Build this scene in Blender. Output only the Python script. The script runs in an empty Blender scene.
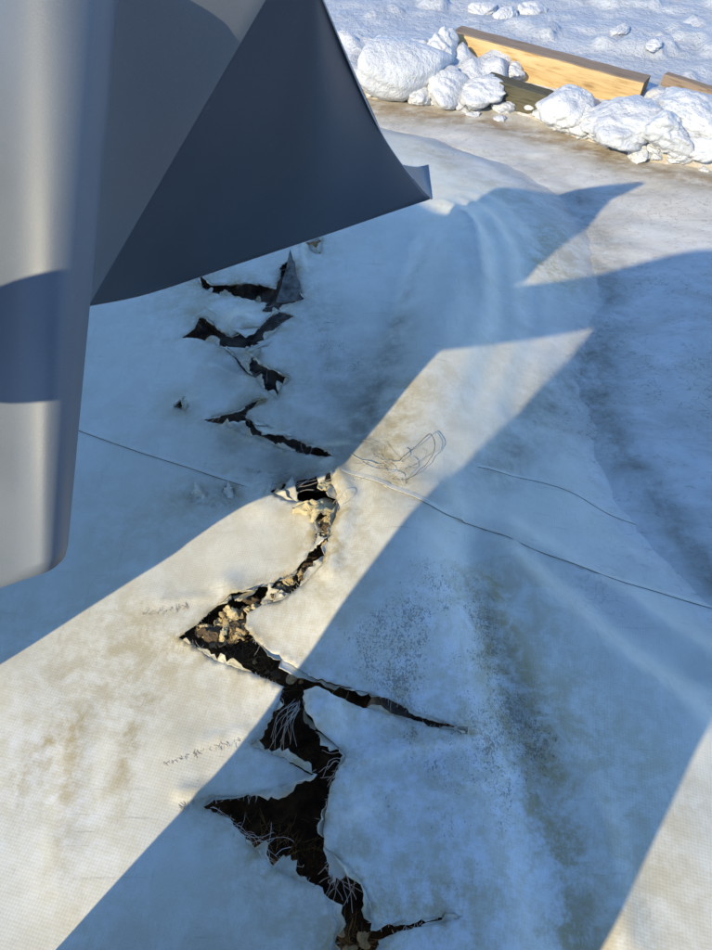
import bpy, bmesh, math, random
import numpy as np
from mathutils import Vector, Matrix
from mathutils.geometry import delaunay_2d_cdt

# ------------------------------------------------------------------ camera, sky, sun, exposure
SC = bpy.context.scene
COL = SC.collection
H = 1.32                       # camera height above the cover
SU = H / 1.5
PITCH = math.radians(50.0)
FPX = 691.0                    # focal length in pixels of the 712 x 950 photograph
SUN_AZ = math.radians(40.0)    # direction the shadows run, clockwise from +Y
SUN_TAN = 0.55

cam_d = bpy.data.cameras.new('camera')
cam_d.sensor_fit = 'VERTICAL'
cam_d.sensor_height = 24.0
cam_d.lens = FPX * 24.0 / 950.0
cam_d.clip_start = 0.02
cam_d.clip_end = 2000.0
cam = bpy.data.objects.new('camera', cam_d)
cam.location = (0, 0, H)
cam.rotation_euler = (math.pi / 2 - PITCH, 0, 0)
COL.objects.link(cam)
SC.camera = cam

world = bpy.data.worlds.new('World')
SC.world = world
world.use_nodes = True
wn = world.node_tree
bg = wn.nodes['Background']
sky = wn.nodes.new('ShaderNodeTexSky')
sky.sky_type = 'NISHITA'
sky.sun_disc = False
sky.sun_elevation = math.atan(SUN_TAN)
sky.sun_rotation = SUN_AZ + math.pi
sky.altitude = 200
sky.air_density = 0.85
sky.dust_density = 0.0
sky.ozone_density = 5.5
wn.links.new(sky.outputs[0], bg.inputs[0])
bg.inputs[1].default_value = 0.15

sun_d = bpy.data.lights.new('sun', 'SUN')
sun_d.energy = 2.5
sun_d.angle = math.radians(0.55)
sun_d.color = (1.0, 0.865, 0.58)
sun = bpy.data.objects.new('sun', sun_d)
sdir = Vector((math.sin(SUN_AZ), math.cos(SUN_AZ), -SUN_TAN)).normalized()
sun.rotation_euler = sdir.to_track_quat('-Z', 'Y').to_euler()
sun.location = (-4, -5, 6)
COL.objects.link(sun)

SC.view_settings.view_transform = 'Standard'
SC.view_settings.look = 'None'
SC.view_settings.exposure = 1.14
SC.view_settings.gamma = 1.0
SC.view_settings.use_curve_mapping = False
SC.cycles.max_bounces = 6

# ------------------------------------------------------------------ maths helpers
def vnoise(x, y, seed=0):
    """value noise 0..1 on numpy arrays"""
    x = np.asarray(x, float); y = np.asarray(y, float)
    xi = np.floor(x).astype(np.int64); yi = np.floor(y).astype(np.int64)
    xf = x - xi; yf = y - yi
    def hsh(a, b):
        n = (a * 374761393 + b * 668265263 + seed * 2147483647) & 0xffffffff
        n = ((n ^ (n >> 13)) * 1274126177) & 0xffffffff
        n = n ^ (n >> 16)
        return (n & 0xffff) / 65535.0
    u = xf * xf * (3 - 2 * xf); v = yf * yf * (3 - 2 * yf)
    return (hsh(xi, yi) * (1 - u) + hsh(xi + 1, yi) * u) * (1 - v) + (hsh(xi, yi + 1) * (1 - u) + hsh(xi + 1, yi + 1) * u) * v

def fbm(x, y, seed=0, octv=4, gain=0.5):
    s = 0; a = 1.0; t = 0
    for k in range(octv):
        s = s + a * vnoise(x * 2 ** k + 17.3 * k, y * 2 ** k - 9.1 * k, seed + k); t += a; a *= gain
    return s / t

def sstep(e0, e1, x):
    t = np.clip((np.asarray(x, float) - e0) / (e1 - e0), 0, 1)
    return t * t * (3 - 2 * t)

CP, SP = math.cos(PITCH), math.sin(PITCH)
def ray(px, py):
    cx = (px - 356.0) / FPX; cy = (475.0 - py) / FPX
    return np.array((cx, CP + cy * SP, -SP + cy * CP))
def P(px, py, t):
    """a point t (in 1.5 m units) along the line of sight"""
    d = ray(px, py) * t * SU
    return np.array((d[0], d[1], H + d[2]))
def on_plane(px, py, z=0.0):
    d = ray(px, py); t = (z - H) / d[2]
    return np.array((d[0] * t, d[1] * t))

def poly_dist(x, y, pts):
    """distance of points to an open polyline, and the signed side of the nearest segment"""
    x = np.asarray(x, float); y = np.asarray(y, float)
    best = np.full(x.shape, 1e9); side = np.zeros(x.shape); along = np.zeros(x.shape)
    acc = 0.0
    for a, b in zip(pts[:-1], pts[1:]):
        dx, dy = b[0] - a[0], b[1] - a[1]; L2 = dx * dx + dy * dy + 1e-12
        t = np.clip(((x - a[0]) * dx + (y - a[1]) * dy) / L2, 0, 1)
        qx = x - a[0] - t * dx; qy = y - a[1] - t * dy
        d = np.hypot(qx, qy)
        m = d < best
        cr = dx * (y - a[1]) - dy * (x - a[0])
        best = np.where(m, d, best); side = np.where(m, np.sign(cr), side)
        along = np.where(m, acc + t * math.sqrt(L2), along)
        acc += math.sqrt(L2)
    return best, side, along

def catmull(pts, n):
    pts = [np.asarray(p, float) for p in pts]
    out = []
    m = len(pts)
    for i in range(m - 1):
        p0 = pts[max(i - 1, 0)]; p1 = pts[i]; p2 = pts[i + 1]; p3 = pts[min(i + 2, m - 1)]
        for k in range(n):
            t = k / n
            out.append(0.5 * (2 * p1 + (p2 - p0) * t + (2 * p0 - 5 * p1 + 4 * p2 - p3) * t * t + (3 * p1 - p0 - 3 * p2 + p3) * t ** 3))
    out.append(pts[-1])
    return out

# ------------------------------------------------------------------ shape of the ground and of the cover
GZ = -0.085
EDGE = [on_plane(px, py, GZ) for px, py in
        [(-700, 40), (-200, 95), (200, 103), (365, 116), (440, 132), (520, 160), (575, 192), (612, 240), (622, 300), (606, 370), (612, 430), (655, 520), (722, 590), (860, 690)]]
EDGE = [np.array((EDGE[0][0] - 1.0, EDGE[0][1]))] + EDGE + [np.array((2.3, 0.2)), np.array((2.5, -1.5))]

def edge_dist(x, y):
    d, s, _ = poly_dist(x, y, EDGE)
    return -s * d       # positive on the cover

def L2W(px_list, z=0.0):
    return [on_plane(a, b, z) for a, b in px_list]

CREASE = L2W([(470, 560), (485, 600), (520, 720), (552, 850), (575, 960), (590, 1050)])
FOLD1 = L2W([(500, 560), (545, 605), (610, 650), (665, 695), (690, 720)])
FOLD2 = L2W([(420, 610), (300, 690), (345, 755)])
RIDGE = L2W([(300, 150), (305, 260), (270, 420), (310, 560), (270, 720), (340, 960)])
SWEEP = L2W([(470, 215), (500, 260), (510, 330), (480, 420), (430, 470)])

BULGE = L2W([(470, 240), (455, 330), (425, 430), (395, 520), (380, 620)])
SMALLFOLDS = [(L2W(p), hh, ww) for p, hh, ww in [
    ([(352, 772), (410, 755), (475, 748)], 0.010, 0.012), ([(350, 818), (400, 802), (470, 790), (500, 780)], 0.008, 0.010),
    ([(480, 590), (530, 700), (590, 830), (620, 960)], 0.018, 0.03), ([(510, 535), (610, 585), (720, 650), (800, 700)], 0.016, 0.03), ([(500, 640), (560, 760), (585, 860)], -0.008, 0.02),
    ([(640, 545), (668, 556)], 0.012, 0.03), ([(600, 620), (650, 660), (700, 670)], -0.012, 0.03),
    ([(150, 610), (215, 608)], 0.005, 0.006), ([(165, 762), (215, 748), (250, 738)], 0.005, 0.006), ([(185, 800), (225, 798)], 0.008, 0.010),
    ([(300, 250), (302, 285)], 0.012, 0.015), ([(225, 300), (270, 312)], 0.016, 0.014), ([(215, 380), (262, 398)], 0.008, 0.015),
    ([(260, 400), (300, 425), (340, 450)], 0.006, 0.03), ([(230, 440), (300, 462), (345, 466)], 0.012, 0.018), ([(330, 470), (350, 520), (330, 590)], 0.012, 0.02),
    ([(410, 250), (395, 300), (385, 350)], -0.010, 0.02), ([(505, 420), (470, 460)], 0.008, 0.03), ([(440, 210), (470, 250), (480, 300)], 0.010, 0.016),
    ([(20, 800), (60, 740), (90, 720)], 0.004, 0.01), ([(60, 890), (75, 800), (80, 730)], 0.005, 0.012), ([(110, 810), (130, 740), (150, 705)], 0.004, 0.010)]]
def cover_z(x, y):
    x = np.asarray(x, float); y = np.asarray(y, float)
    d = edge_dist(x, y)
    far = sstep(1.6, 2.6, y)
    z = np.where(d > 0, GZ - 0.012 + 0.085 * sstep(0.0, 0.62, d) + 0.04 * sstep(0.0, 0.25, d), GZ - 0.012 - 0.05 * sstep(0, 0.12, -d))
    ins = sstep(0.05, 0.3, d)
    z = z + 0.030 * np.exp(-(d / 0.12) ** 2) * (fbm(x * 6, y * 6, 27, 3) - 0.5)
    dr, _, _ = poly_dist(x, y, RIDGE)
    z = z + ins * 0.022 * np.exp(-(dr / 0.34) ** 2)
    du, _, _ = poly_dist(x, y, BULGE)
    z = z + ins * 0.058 * np.exp(-(du / 0.16) ** 2)
    dc, sc, _ = poly_dist(x, y, CREASE)
    z = z - ins * 0.018 * np.exp(-(dc / 0.06) ** 2)
    z = z + ins * 0.014 * np.exp(-((dc - 0.13) / 0.075) ** 2) * (sc < 0)
    df, sf, _ = poly_dist(x, y, FOLD1)
    z = z + ins * 0.024 * np.exp(-(df / 0.05) ** 2)
    for ln, hh, ww in SMALLFOLDS:
        dq, _, _ = poly_dist(x, y, ln)
        z = z + hh * np.exp(-(dq / ww) ** 2)
    ds, ss, al = poly_dist(x, y, SWEEP)
    z = z + ins * 0.006 * np.sin(ds * ss * 60.0) * np.exp(-(ds / 0.16) ** 2)
    z = z + ins * 0.022 * (fbm(x * 1.9 + 3.1, y * 1.9, 5, 3) - 0.5)
    z = z + ins * 0.004 * (fbm(x * 9.0, y * 9.0, 8, 2) - 0.5) + ins * 0.005 * np.exp(-(dr / 0.2) ** 2) * (fbm(x * 16.0, y * 16.0, 12, 2) - 0.5)
    return z

def to_cover(pxs, dz=0.0):
    """lines of sight -> points on the cover"""
    pxs = np.asarray(pxs, float)
    D = np.stack([(pxs[:, 0] - 356) / FPX, CP + (475 - pxs[:, 1]) / FPX * SP, -SP + (475 - pxs[:, 1]) / FPX * CP], 1)
    t = -H / D[:, 2]
    for _ in range(14):
        z = cover_z(D[:, 0] * t, D[:, 1] * t) + dz
        t = 0.3 * t + 0.7 * (z - H) / D[:, 2]
    return np.stack([D[:, 0] * t, D[:, 1] * t], 1)

def cover_pt(px, py, dz=0.0):
    q = to_cover([(px, py)])[0]
    return np.array((q[0], q[1], float(cover_z(q[0], q[1])) + dz))

# ------------------------------------------------------------------ object helpers
def mesh_obj(name, verts, faces, mats, parent=None, smooth=True):
    me = bpy.data.meshes.new(name)
    me.from_pydata([tuple(map(float, v)) for v in verts], [], [tuple(map(int, f)) for f in faces])
    me.update()
    if smooth:
        me.polygons.foreach_set('use_smooth', [True] * len(me.polygons))
    for m in (mats if isinstance(mats, (list, tuple)) else [mats]):
        me.materials.append(m)
    o = bpy.data.objects.new(name, me)
    COL.objects.link(o)
    if parent is not None:
        o.parent = parent
    return o

def tag(o, label=None, cat=None, group=None, kind=None):
    if label: o['label'] = label
    if cat: o['category'] = cat
    if group: o['group'] = group
    if kind: o['kind'] = kind
    return o

def add_attr(o, name, vals):
    a = o.data.attributes.new(name, 'FLOAT', 'POINT')
    a.data.foreach_set('value', np.asarray(vals, np.float32))

def grid_mesh(xs, ys, zf):
    X, Y = np.meshgrid(xs, ys)
    Z = zf(X, Y)
    V = np.stack([X, Y, Z], -1).reshape(-1, 3)
    nx, ny = len(xs), len(ys)
    i = np.arange(ny - 1)[:, None] * nx + np.arange(nx - 1)[None, :]
    i = i.ravel()
    F = np.stack([i, i + 1, i + nx + 1, i + nx], 1)
    return V, F

def tubes(lines, radius, sides=4):
    V = []; F = []
    for ln in lines:
        ln = [np.asarray(p, float) for p in ln]
        n = len(ln); base = len(V)
        for i, p in enumerate(ln):
            t = ln[min(i + 1, n - 1)] - ln[max(i - 1, 0)]
            t = t / (np.linalg.norm(t) + 1e-9)
            a = np.cross(t, (0.31, 0.22, 0.92)); a /= np.linalg.norm(a) + 1e-9
            b = np.cross(t, a)
            r = radius * (1.0 if i < n - 1 else 0.35)
            for k in range(sides):
                th = 2 * math.pi * k / sides
                V.append(p + r * (math.cos(th) * a + math.sin(th) * b))
        for i in range(n - 1):
            for k in range(sides):
                k2 = (k + 1) % sides
                F.append((base + i * sides + k, base + i * sides + k2, base + (i + 1) * sides + k2, base + (i + 1) * sides + k))
    return V, F

# ------------------------------------------------------------------ materials
class M:
    """small wrapper for building node materials"""
    def __init__(s, name, rough=0.6, spec=0.5):
        s.m = bpy.data.materials.new(name); s.m.use_nodes = True
        s.t = s.m.node_tree; s.b = s.t.nodes['Principled BSDF']
        s.b.inputs['Roughness'].default_value = rough
        s.b.inputs['Specular IOR Level'].default_value = spec
        s.co = s.t.nodes.new('ShaderNodeTexCoord').outputs['Object']
    def n(s, typ, **kw):
        nd = s.t.nodes.new(typ)
        for k, v in kw.items(): setattr(nd, k, v)
        return nd
    def link(s, a, b): s.t.links.new(a, b)
    def mapping(s, scale=(1, 1, 1), rot=(0, 0, 0)):
        nd = s.n('ShaderNodeMapping')
        nd.inputs['Scale'].default_value = scale; nd.inputs['Rotation'].default_value = rot
        s.link(s.co, nd.inputs[0]); return nd.outputs[0]
    def noise(s, scale, detail=4, rough=0.55, vec=None, dist=0.0):
        nd = s.n('ShaderNodeTexNoise')
        nd.inputs['Scale'].default_value = scale; nd.inputs['Detail'].default_value = detail
        nd.inputs['Roughness'].default_value = rough; nd.inputs['Distortion'].default_value = dist
        s.link(vec or s.co, nd.inputs['Vector']); return nd.outputs['Fac']
    def ramp(s, fac, stops):
        nd = s.n('ShaderNodeValToRGB'); e = nd.color_ramp.elements
        while len(e) < len(stops): e.new(0.5)
        for el, (p, c) in zip(e, stops):
            el.position = p; el.color = c if len(c) == 4 else (*c, 1)
        s.link(fac, nd.inputs[0]); return nd.outputs[0]
    def rng(s, fac, a, b, c=0.0, d=1.0):
        nd = s.n('ShaderNodeMapRange'); nd.interpolation_type = 'SMOOTHSTEP'
        for k, v in zip(range(1, 5), (a, b, c, d)): nd.inputs[k].default_value = v
        s.link(fac, nd.inputs[0]); return nd.outputs[0]
    def math(s, op, a, b=None):
        nd = s.n('ShaderNodeMath', operation=op)
        for k, v in enumerate((a, b)):
            if v is None: continue
            if isinstance(v, (int, float)): nd.inputs[k].default_value = v
            else: s.link(v, nd.inputs[k])
        return nd.outputs[0]
    def mix(s, fac, a, b, blend='MIX'):
        nd = s.n('ShaderNodeMix', data_type='RGBA', blend_type=blend)
        for k, v in ((0, fac), (6, a), (7, b)):
            if isinstance(v, (int, float)): nd.inputs[k].default_value = v
            elif isinstance(v, tuple): nd.inputs[k].default_value = v if len(v) == 4 else (*v, 1)
            else: s.link(v, nd.inputs[k])
        return nd.outputs[2]
    def attr(s, name):
        return s.n('ShaderNodeAttribute', attribute_name=name).outputs['Fac']
    def bump(s, h, strength, dist, prev=None):
        nd = s.n('ShaderNodeBump'); nd.inputs['Strength'].default_value = strength; nd.inputs['Distance'].default_value = dist
        s.link(h, nd.inputs['Height'])
        if prev is not None: s.link(prev, nd.inputs['Normal'])
        return nd.outputs[0]
    def out(s, col=None, normal=None, rough=None):
        if col is not None:
            if isinstance(col, tuple): s.b.inputs['Base Color'].default_value = (*col, 1)
            else: s.link(col, s.b.inputs['Base Color'])
        if normal is not None: s.link(normal, s.b.inputs['Normal'])
        if rough is not None: s.link(rough, s.b.inputs['Roughness'])
        return s.m

def mat_cover(name='cover_vinyl', tint=(0.69, 0.665, 0.565), weave=1.0):
    m = M(name, 0.5, 0.35)
    big = m.noise(2.3, 5, 0.6)
    mid = m.noise(11, 5, 0.65)
    col = m.mix(m.rng(big, 0.3, 0.7), tint, tuple(c * k for c, k in zip(tint, (0.95, 0.945, 0.92))))
    col = m.mix(m.math('MULTIPLY', m.rng(mid, 0.45, 0.75), 0.14), col, (0.46, 0.41, 0.32))
    gn = m.noise(330, 3, 0.6)
    col = m.mix(m.math('MULTIPLY', m.rng(gn, 0.5, 0.72), 0.16), col, (0.34, 0.31, 0.25))
    for rot_, sc2, th_ in ((0.35, 30, 0.66), (-0.75, 24, 0.68), (1.25, 34, 0.68)):
        ln = m.noise(sc2, 3, 0.55, vec=m.mapping((0.16, 3.2, 1), (0, 0, rot_)), dist=0.3)
        gate = m.rng(m.noise(4.5 + rot_, 2), 0.45, 0.65)
        col = m.mix(m.math('MULTIPLY', m.math('MULTIPLY', m.rng(ln, th_, th_ + 0.05), gate), 0.42), col, (0.27, 0.245, 0.20))
    # ochre water stains
    och = m.math('MULTIPLY', m.attr('ochre'), m.rng(m.noise(17, 8, 0.78, dist=0.3), 0.34, 0.62))
    col = m.mix(m.math('MINIMUM', och, 1.0), col, (0.42, 0.345, 0.19))
    # fine streaks of dirt along the run of the cloth
    st = m.noise(26, 5, 0.7, vec=m.mapping((3.2, 0.35, 1), (0, 0, math.radians(-16))))
    col = m.mix(m.math('MULTIPLY', m.rng(st, 0.56, 0.74), 0.22), col, (0.30, 0.27, 0.22))
    # pale scuffs where the coating is rubbed
    sc_ = m.math('MULTIPLY', m.attr('scuff'), m.rng(m.noise(30, 6, 0.75), 0.4, 0.66))
    col = m.mix(m.math('MULTIPLY', sc_, 0.75), col, (0.76, 0.76, 0.75))
    # black mould specks, clustered
    sp = m.noise(200, 3, 0.6, vec=m.mapping((1, 0.72, 1), (0, 0, 0.6)), dist=1.4)
    cl = m.noise(16, 4, 0.65)
    v = m.math('ADD', sp, m.math('MULTIPLY', m.math('SUBTRACT', cl, 0.5), 0.55))
    v = m.math('ADD', v, m.math('MULTIPLY', m.attr('speck'), 0.28))
    col = m.mix(m.math('MULTIPLY', m.rng(v, 0.80, 0.90), 0.55), col, (0.045, 0.045, 0.048))
    # sparse grit everywhere
    g2 = m.noise(240, 2, 0.5)
    g3 = m.math('ADD', g2, m.math('MULTIPLY', m.math('SUBTRACT', mid, 0.5), 0.5))
    col = m.mix(m.math('MULTIPLY', m.rng(g3, 0.76, 0.84), 0.45), col, (0.14, 0.12, 0.09))
    col = m.mix(m.attr('icy'), col, ice_nodes(m)[3])
    # grey green grime in the dips
    gr = m.math('MULTIPLY', m.attr('grime'), m.rng(m.noise(9, 6, 0.7), 0.25, 0.72))
    col = m.mix(m.math('MINIMUM', gr, 0.9), col, (0.135, 0.13, 0.09))
    # weave: two crossed yarn directions
    def wave(rot, scale):
        w = m.n('ShaderNodeTexWave', wave_type='BANDS', bands_direction='X')
        w.inputs['Scale'].default_value = scale; w.inputs['Distortion'].default_value = 0.6; w.inputs['Detail'].default_value = 1
        w.inputs['Detail Scale'].default_value = 0.8
        m.link(m.mapping((1, 1, 1), (0, 0, rot)), w.inputs['Vector']); return w.outputs['Fac']
    wa = wave(math.radians(14), 58)
    wv = m.math('ADD', wa, m.math('MULTIPLY', wave(math.radians(104), 58), 0.6))
    col = m.mix(m.math('MULTIPLY', m.rng(wv, 0.7, 0.1), 0.05 * weave), col, (0.25, 0.22, 0.16))
    nrm = m.bump(m.noise(7, 3, 0.5), 0.2, 0.008)
    nrm = m.bump(m.noise(45, 4, 0.6), 0.22, 0.002, nrm)
    nrm = m.bump(wv, 0.17 * weave, 0.0007, nrm)
    rg = m.rng(mid, 0.3, 0.75, 0.42, 0.62)
    return m.out(col, nrm, rg)

def mat_snow():
    m = M('snow', 0.62, 0.4)
    m.co = m.n('ShaderNodeNewGeometry').outputs['Position']
    b = m.noise(7, 6, 0.65); f = m.noise(60, 4, 0.6)
    col = m.mix(m.rng(b, 0.35, 0.7), (0.59, 0.60, 0.61), (0.51, 0.52, 0.54))
    col = m.mix(m.math('MINIMUM', m.math('MULTIPLY', m.attr('dirt'), m.rng(m.noise(16, 6, 0.7), 0.25, 0.65)), 0.85), col, (0.42, 0.34, 0.23))
    col = m.mix(m.math('MULTIPLY', m.attr('crust_shade'), m.rng(m.noise(6, 5, 0.7), 0.2, 0.6)), col, (0.40, 0.43, 0.475))  # trampled field: crust tone plus its small shadows, darkened and blued in the colour
    n = m.bump(b, 0.5, 0.03); n = m.bump(m.noise(28, 5, 0.65), 0.6, 0.016, n); n = m.bump(f, 0.6, 0.008, n); n = m.bump(m.noise(220, 2), 0.4, 0.002, n)
    m.b.inputs['Subsurface Weight'].default_value = 0.15
    m.b.inputs['Subsurface Radius'].default_value = (0.02, 0.025, 0.03)
    m.b.inputs['Subsurface Scale'].default_value = 0.5
    return m.out(col, n)

def ice_nodes(m):
    vec = m.mapping((1.0, 1.7, 1), (0, 0, math.radians(17)))
    a = m.noise(5, 7, 0.72, vec=vec, dist=0.5)
    b = m.noise(26, 7, 0.8, vec=vec, dist=0.7)
    c = m.noise(3.0, 4, 0.6)
    col = m.ramp(a, [(0.22, (0.37, 0.34, 0.285)), (0.42, (0.50, 0.47, 0.41)), (0.58, (0.59, 0.57, 0.515)), (0.78, (0.66, 0.65, 0.61))])
    col = m.mix(m.math('MULTIPLY', m.rng(c, 0.45, 0.7), 0.4), col, (0.52, 0.47, 0.37))
    dk = m.math('ADD', b, 0.06)
    col = m.mix(m.math('MULTIPLY', m.rng(dk, 0.61, 0.74), 0.5), col, (0.14, 0.12, 0.095))
    # hairline cracks
    vo = m.n('ShaderNodeTexVoronoi', feature='DISTANCE_TO_EDGE'); vo.inputs['Scale'].default_value = 9
    nz = m.n('ShaderNodeTexNoise'); nz.inputs['Scale'].default_value = 14; m.link(vec, nz.inputs['Vector'])
    vm = m.n('ShaderNodeVectorMath', operation='MULTIPLY_ADD'); m.link(nz.outputs['Color'], vm.inputs[0]); vm.inputs[1].default_value = (0.25, 0.25, 0.25); m.link(vec, vm.inputs[2])
    m.link(vm.outputs[0], vo.inputs['Vector'])
    col = m.mix(m.math('MULTIPLY', m.rng(vo.outputs['Distance'], 0.03, 0.0), m.math('MULTIPLY', m.rng(c, 0.4, 0.6), 0.55)), col, (0.16, 0.14, 0.11))
    return vec, a, b, col

def mat_ice():
    m = M('dirty_ice', 0.45, 0.35)
    vec, a, b, col = ice_nodes(m)
    dirt = m.math('MULTIPLY', m.attr('dirt'), m.rng(m.noise(10, 7, 0.75, vec=vec), 0.3, 0.62))
    col = m.mix(m.math('MINIMUM', dirt, 0.9), col, (0.25, 0.175, 0.095))
    gr = m.math('MULTIPLY', m.attr('grime'), m.rng(m.noise(9, 6, 0.7), 0.25, 0.72))
    col = m.mix(m.math('MINIMUM', gr, 0.9), col, (0.135, 0.13, 0.09))
    n = m.bump(a, 0.4, 0.006); n = m.bump(b, 0.45, 0.003, n); n = m.bump(m.noise(90, 3), 0.3, 0.001, n)
    return m.out(col, n, m.rng(b, 0.3, 0.7, 0.44, 0.62))

def mat_sheet(name, ca, cb, cf, rough):
    m = M(name, rough, 0.5)
    f = m.noise(420, 2, 0.5)
    c = m.noise(5, 4, 0.5)
    col = m.mix(m.rng(c, 0.3, 0.7), ca, cb)
    col = m.mix(m.math('MULTIPLY', m.rng(f, 0.5, 0.7), 0.25), col, cf)
    n = m.bump(f, 0.16, 0.001); n = m.bump(m.noise(4, 3, 0.5), 0.10, 0.015, n)
    du = m.noise(38, 6, 0.75)
    col = m.mix(m.math('MULTIPLY', m.rng(du, 0.58, 0.8), 0.12), col, (0.30, 0.30, 0.29))
    return m.out(col, n, m.rng(c, 0.3, 0.7, rough - 0.04, rough + 0.05))

def mat_wood(name, c1, c2, c3, rough=0.7, axis_scale=(1, 14, 14)):
    m = M(name, rough, 0.25)
    vec = m.mapping(axis_scale)
    a = m.noise(2.2, 6, 0.7, vec=vec, dist=0.8); b = m.noise(9, 4, 0.6, vec=vec)
    col = m.mix(m.rng(a, 0.3, 0.7), c1, c2)
    col = m.mix(m.math('MULTIPLY', m.rng(b, 0.50, 0.68), 0.75), col, c3)
    col = m.mix(m.math('MULTIPLY', m.rng(m.noise(5, 5, 0.7), 0.58, 0.8), 0.4), col, c3)
    kn = m.n('ShaderNodeTexVoronoi'); kn.inputs['Scale'].default_value = 1.5; m.link(m.mapping((1.3, 5, 5)), kn.inputs['Vector'])
    col = m.mix(m.math('MULTIPLY', m.rng(kn.outputs['Distance'], 0.09, 0.03), 0.7), col, tuple(c * 0.6 for c in c3))
    return m.out(col, m.bump(a, 0.4, 0.004))

def mat_plain(name, c1, c2, scale=30, rough=0.8, bump=0.002):
    m = M(name, rough, 0.25)
    a = m.noise(scale, 5, 0.65)
    return m.out(m.mix(m.rng(a, 0.3, 0.7), c1, c2), m.bump(a, 0.5, bump))

MAT_COVER = mat_cover()
MAT_SNOW = mat_snow()
MAT_ICE = mat_ice()
MAT_SHEET = mat_sheet('grey_vinyl', (0.098, 0.115, 0.140), (0.112, 0.130, 0.155), (0.15, 0.168, 0.19), 0.48)
MAT_SHEET_SHADED = mat_sheet('grey_vinyl_shaded', (0.027, 0.038, 0.058), (0.034, 0.046, 0.066), (0.06, 0.07, 0.09), 0.5)  # darker, bluer copy of the sheet vinyl: the far side's shade is in the colour
MAT_LINER = mat_plain('liner_cloth', (0.03, 0.028, 0.025), (0.24, 0.22, 0.18), 17, 0.8, 0.008)
MAT_PINE = mat_wood('fresh_pine', (0.50, 0.34, 0.15), (0.64, 0.47, 0.24), (0.36, 0.21, 0.08))
MAT_WEATHERED = mat_wood('weathered_wood', (0.22, 0.16, 0.11), (0.30, 0.23, 0.17), (0.12, 0.08, 0.05), 0.85)
MAT_ENDGRAIN = mat_wood('end_grain', (0.25, 0.15, 0.07), (0.17, 0.10, 0.05), (0.09, 0.05, 0.03), 0.85, (10, 10, 10))
MAT_DARKWOOD = mat_wood('wet_grey_wood', (0.12, 0.105, 0.065), (0.075, 0.07, 0.045), (0.03, 0.028, 0.02), 0.75)
MAT_DEBRIS = mat_plain('dark_debris', (0.018, 0.016, 0.014), (0.07, 0.05, 0.03), 34, 0.95, 0.01)
MAT_FOAM = mat_plain('yellow_insulation', (0.62, 0.50, 0.27), (0.34, 0.22, 0.09), 30, 0.9, 0.008)
MAT_BROWN = mat_plain('soiled_insulation', (0.20, 0.14, 0.08), (0.08, 0.06, 0.04), 30, 0.95, 0.008)
MAT_FOAMPALE = mat_plain('pale_insulation', (0.72, 0.63, 0.40), (0.50, 0.38, 0.18), 24, 0.9, 0.006)
MAT_GRIME = mat_plain('packed_dirt', (0.10, 0.09, 0.075), (0.20, 0.185, 0.15), 60, 0.9, 0.0)
MAT_THREAD = mat_plain('yarn', (0.55, 0.51, 0.44), (0.36, 0.31, 0.25), 40, 0.8, 0.0)
MAT_STRAW = mat_plain('fibre', (0.30, 0.21, 0.10), (0.13, 0.09, 0.05), 40, 0.85, 0.0)
MAT_JACKET = mat_plain('dark_jacket', (0.03, 0.035, 0.05), (0.05, 0.055, 0.07), 20, 0.8, 0.004)
MAT_SKIN = mat_plain('skin', (0.55, 0.36, 0.27), (0.50, 0.32, 0.24), 20, 0.55, 0.0)
MAT_PHONE = mat_plain('black_glass', (0.01, 0.01, 0.012), (0.015, 0.015, 0.016), 5, 0.2, 0.0)

# ------------------------------------------------------------------ ground: dirty ice, sheet to the horizon
BANK = [on_plane(px, py, GZ) for px, py in [(-300, 62), (200, 80), (362, 97), (450, 106), (515, 112), (560, 128), (610, 146), (660, 160), (712, 172), (820, 205), (980, 250)]]
def bank_dist(x, y):
    d, s, _ = poly_dist(x, y, [BANK[0] + np.array((-6, 1.2))] + BANK + [BANK[-1] + np.array((6, -3.0))])
    return s * d        # positive on the snow side

def warp_axis(lo, hi, step, far):
    a = list(np.arange(lo, hi + 1e-6, step))
    g = step; v = hi
    while v < far:
        g *= 1.35; v += g; a.append(v)
    g = step; v = lo
    while v > -far:
        g *= 1.35; v -= g; a.insert(0, v)
    return np.array(a)

def ground_z(X, Y):
    d = edge_dist(X, Y)
    z = GZ + 0.030 * (fbm(X * 2.2, Y * 4.0, 21, 3) - 0.5) * sstep(-0.02, -0.4, d) + 0.014 * (fbm(X * 9, Y * 15, 23, 3) - 0.5)
    z = z - 0.45 * sstep(0.10, 0.3, d)
    return z - 0.10 * sstep(0.15, 0.6, bank_dist(X, Y))

def px_mask(x, y, pxs, width, power):
    d, _, _ = poly_dist(x, y, [q for q in to_cover(pxs)])
    return power * np.exp(-(d / width) ** 2)
def valley_grime(x, y):
    g = px_mask(x, y, [(575, 200), (600, 250), (610, 310), (595, 370), (560, 390), (500, 470)], 0.075, 0.75)
    g = g + px_mask(x, y, [(590, 360), (600, 390), (605, 430), (660, 515), (720, 590)], 0.05, 0.8)
    return g + 0.3 * np.exp(-(edge_dist(x, y) / 0.07) ** 2) * sstep(0.3, 0.7, vnoise(x * 3, y * 3, 19))
gx = warp_axis(-1.6, 3.2, 0.02, 600.0); gy = warp_axis(0.2, 4.2, 0.02, 600.0)
V, F = grid_mesh(gx, gy, ground_z)
ground = mesh_obj('ground', V, F, MAT_ICE)
tag(ground, 'dirty packed ice around the torn cover', kind='structure')
bd = bank_dist(V[:, 0], V[:, 1])
DIRTLINE = [on_plane(px, py, GZ) for px, py in [(300, 92), (400, 112), (480, 122), (560, 140), (640, 166), (720, 186), (820, 215)]]
dl, _, _ = poly_dist(V[:, 0], V[:, 1], DIRTLINE)
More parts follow.
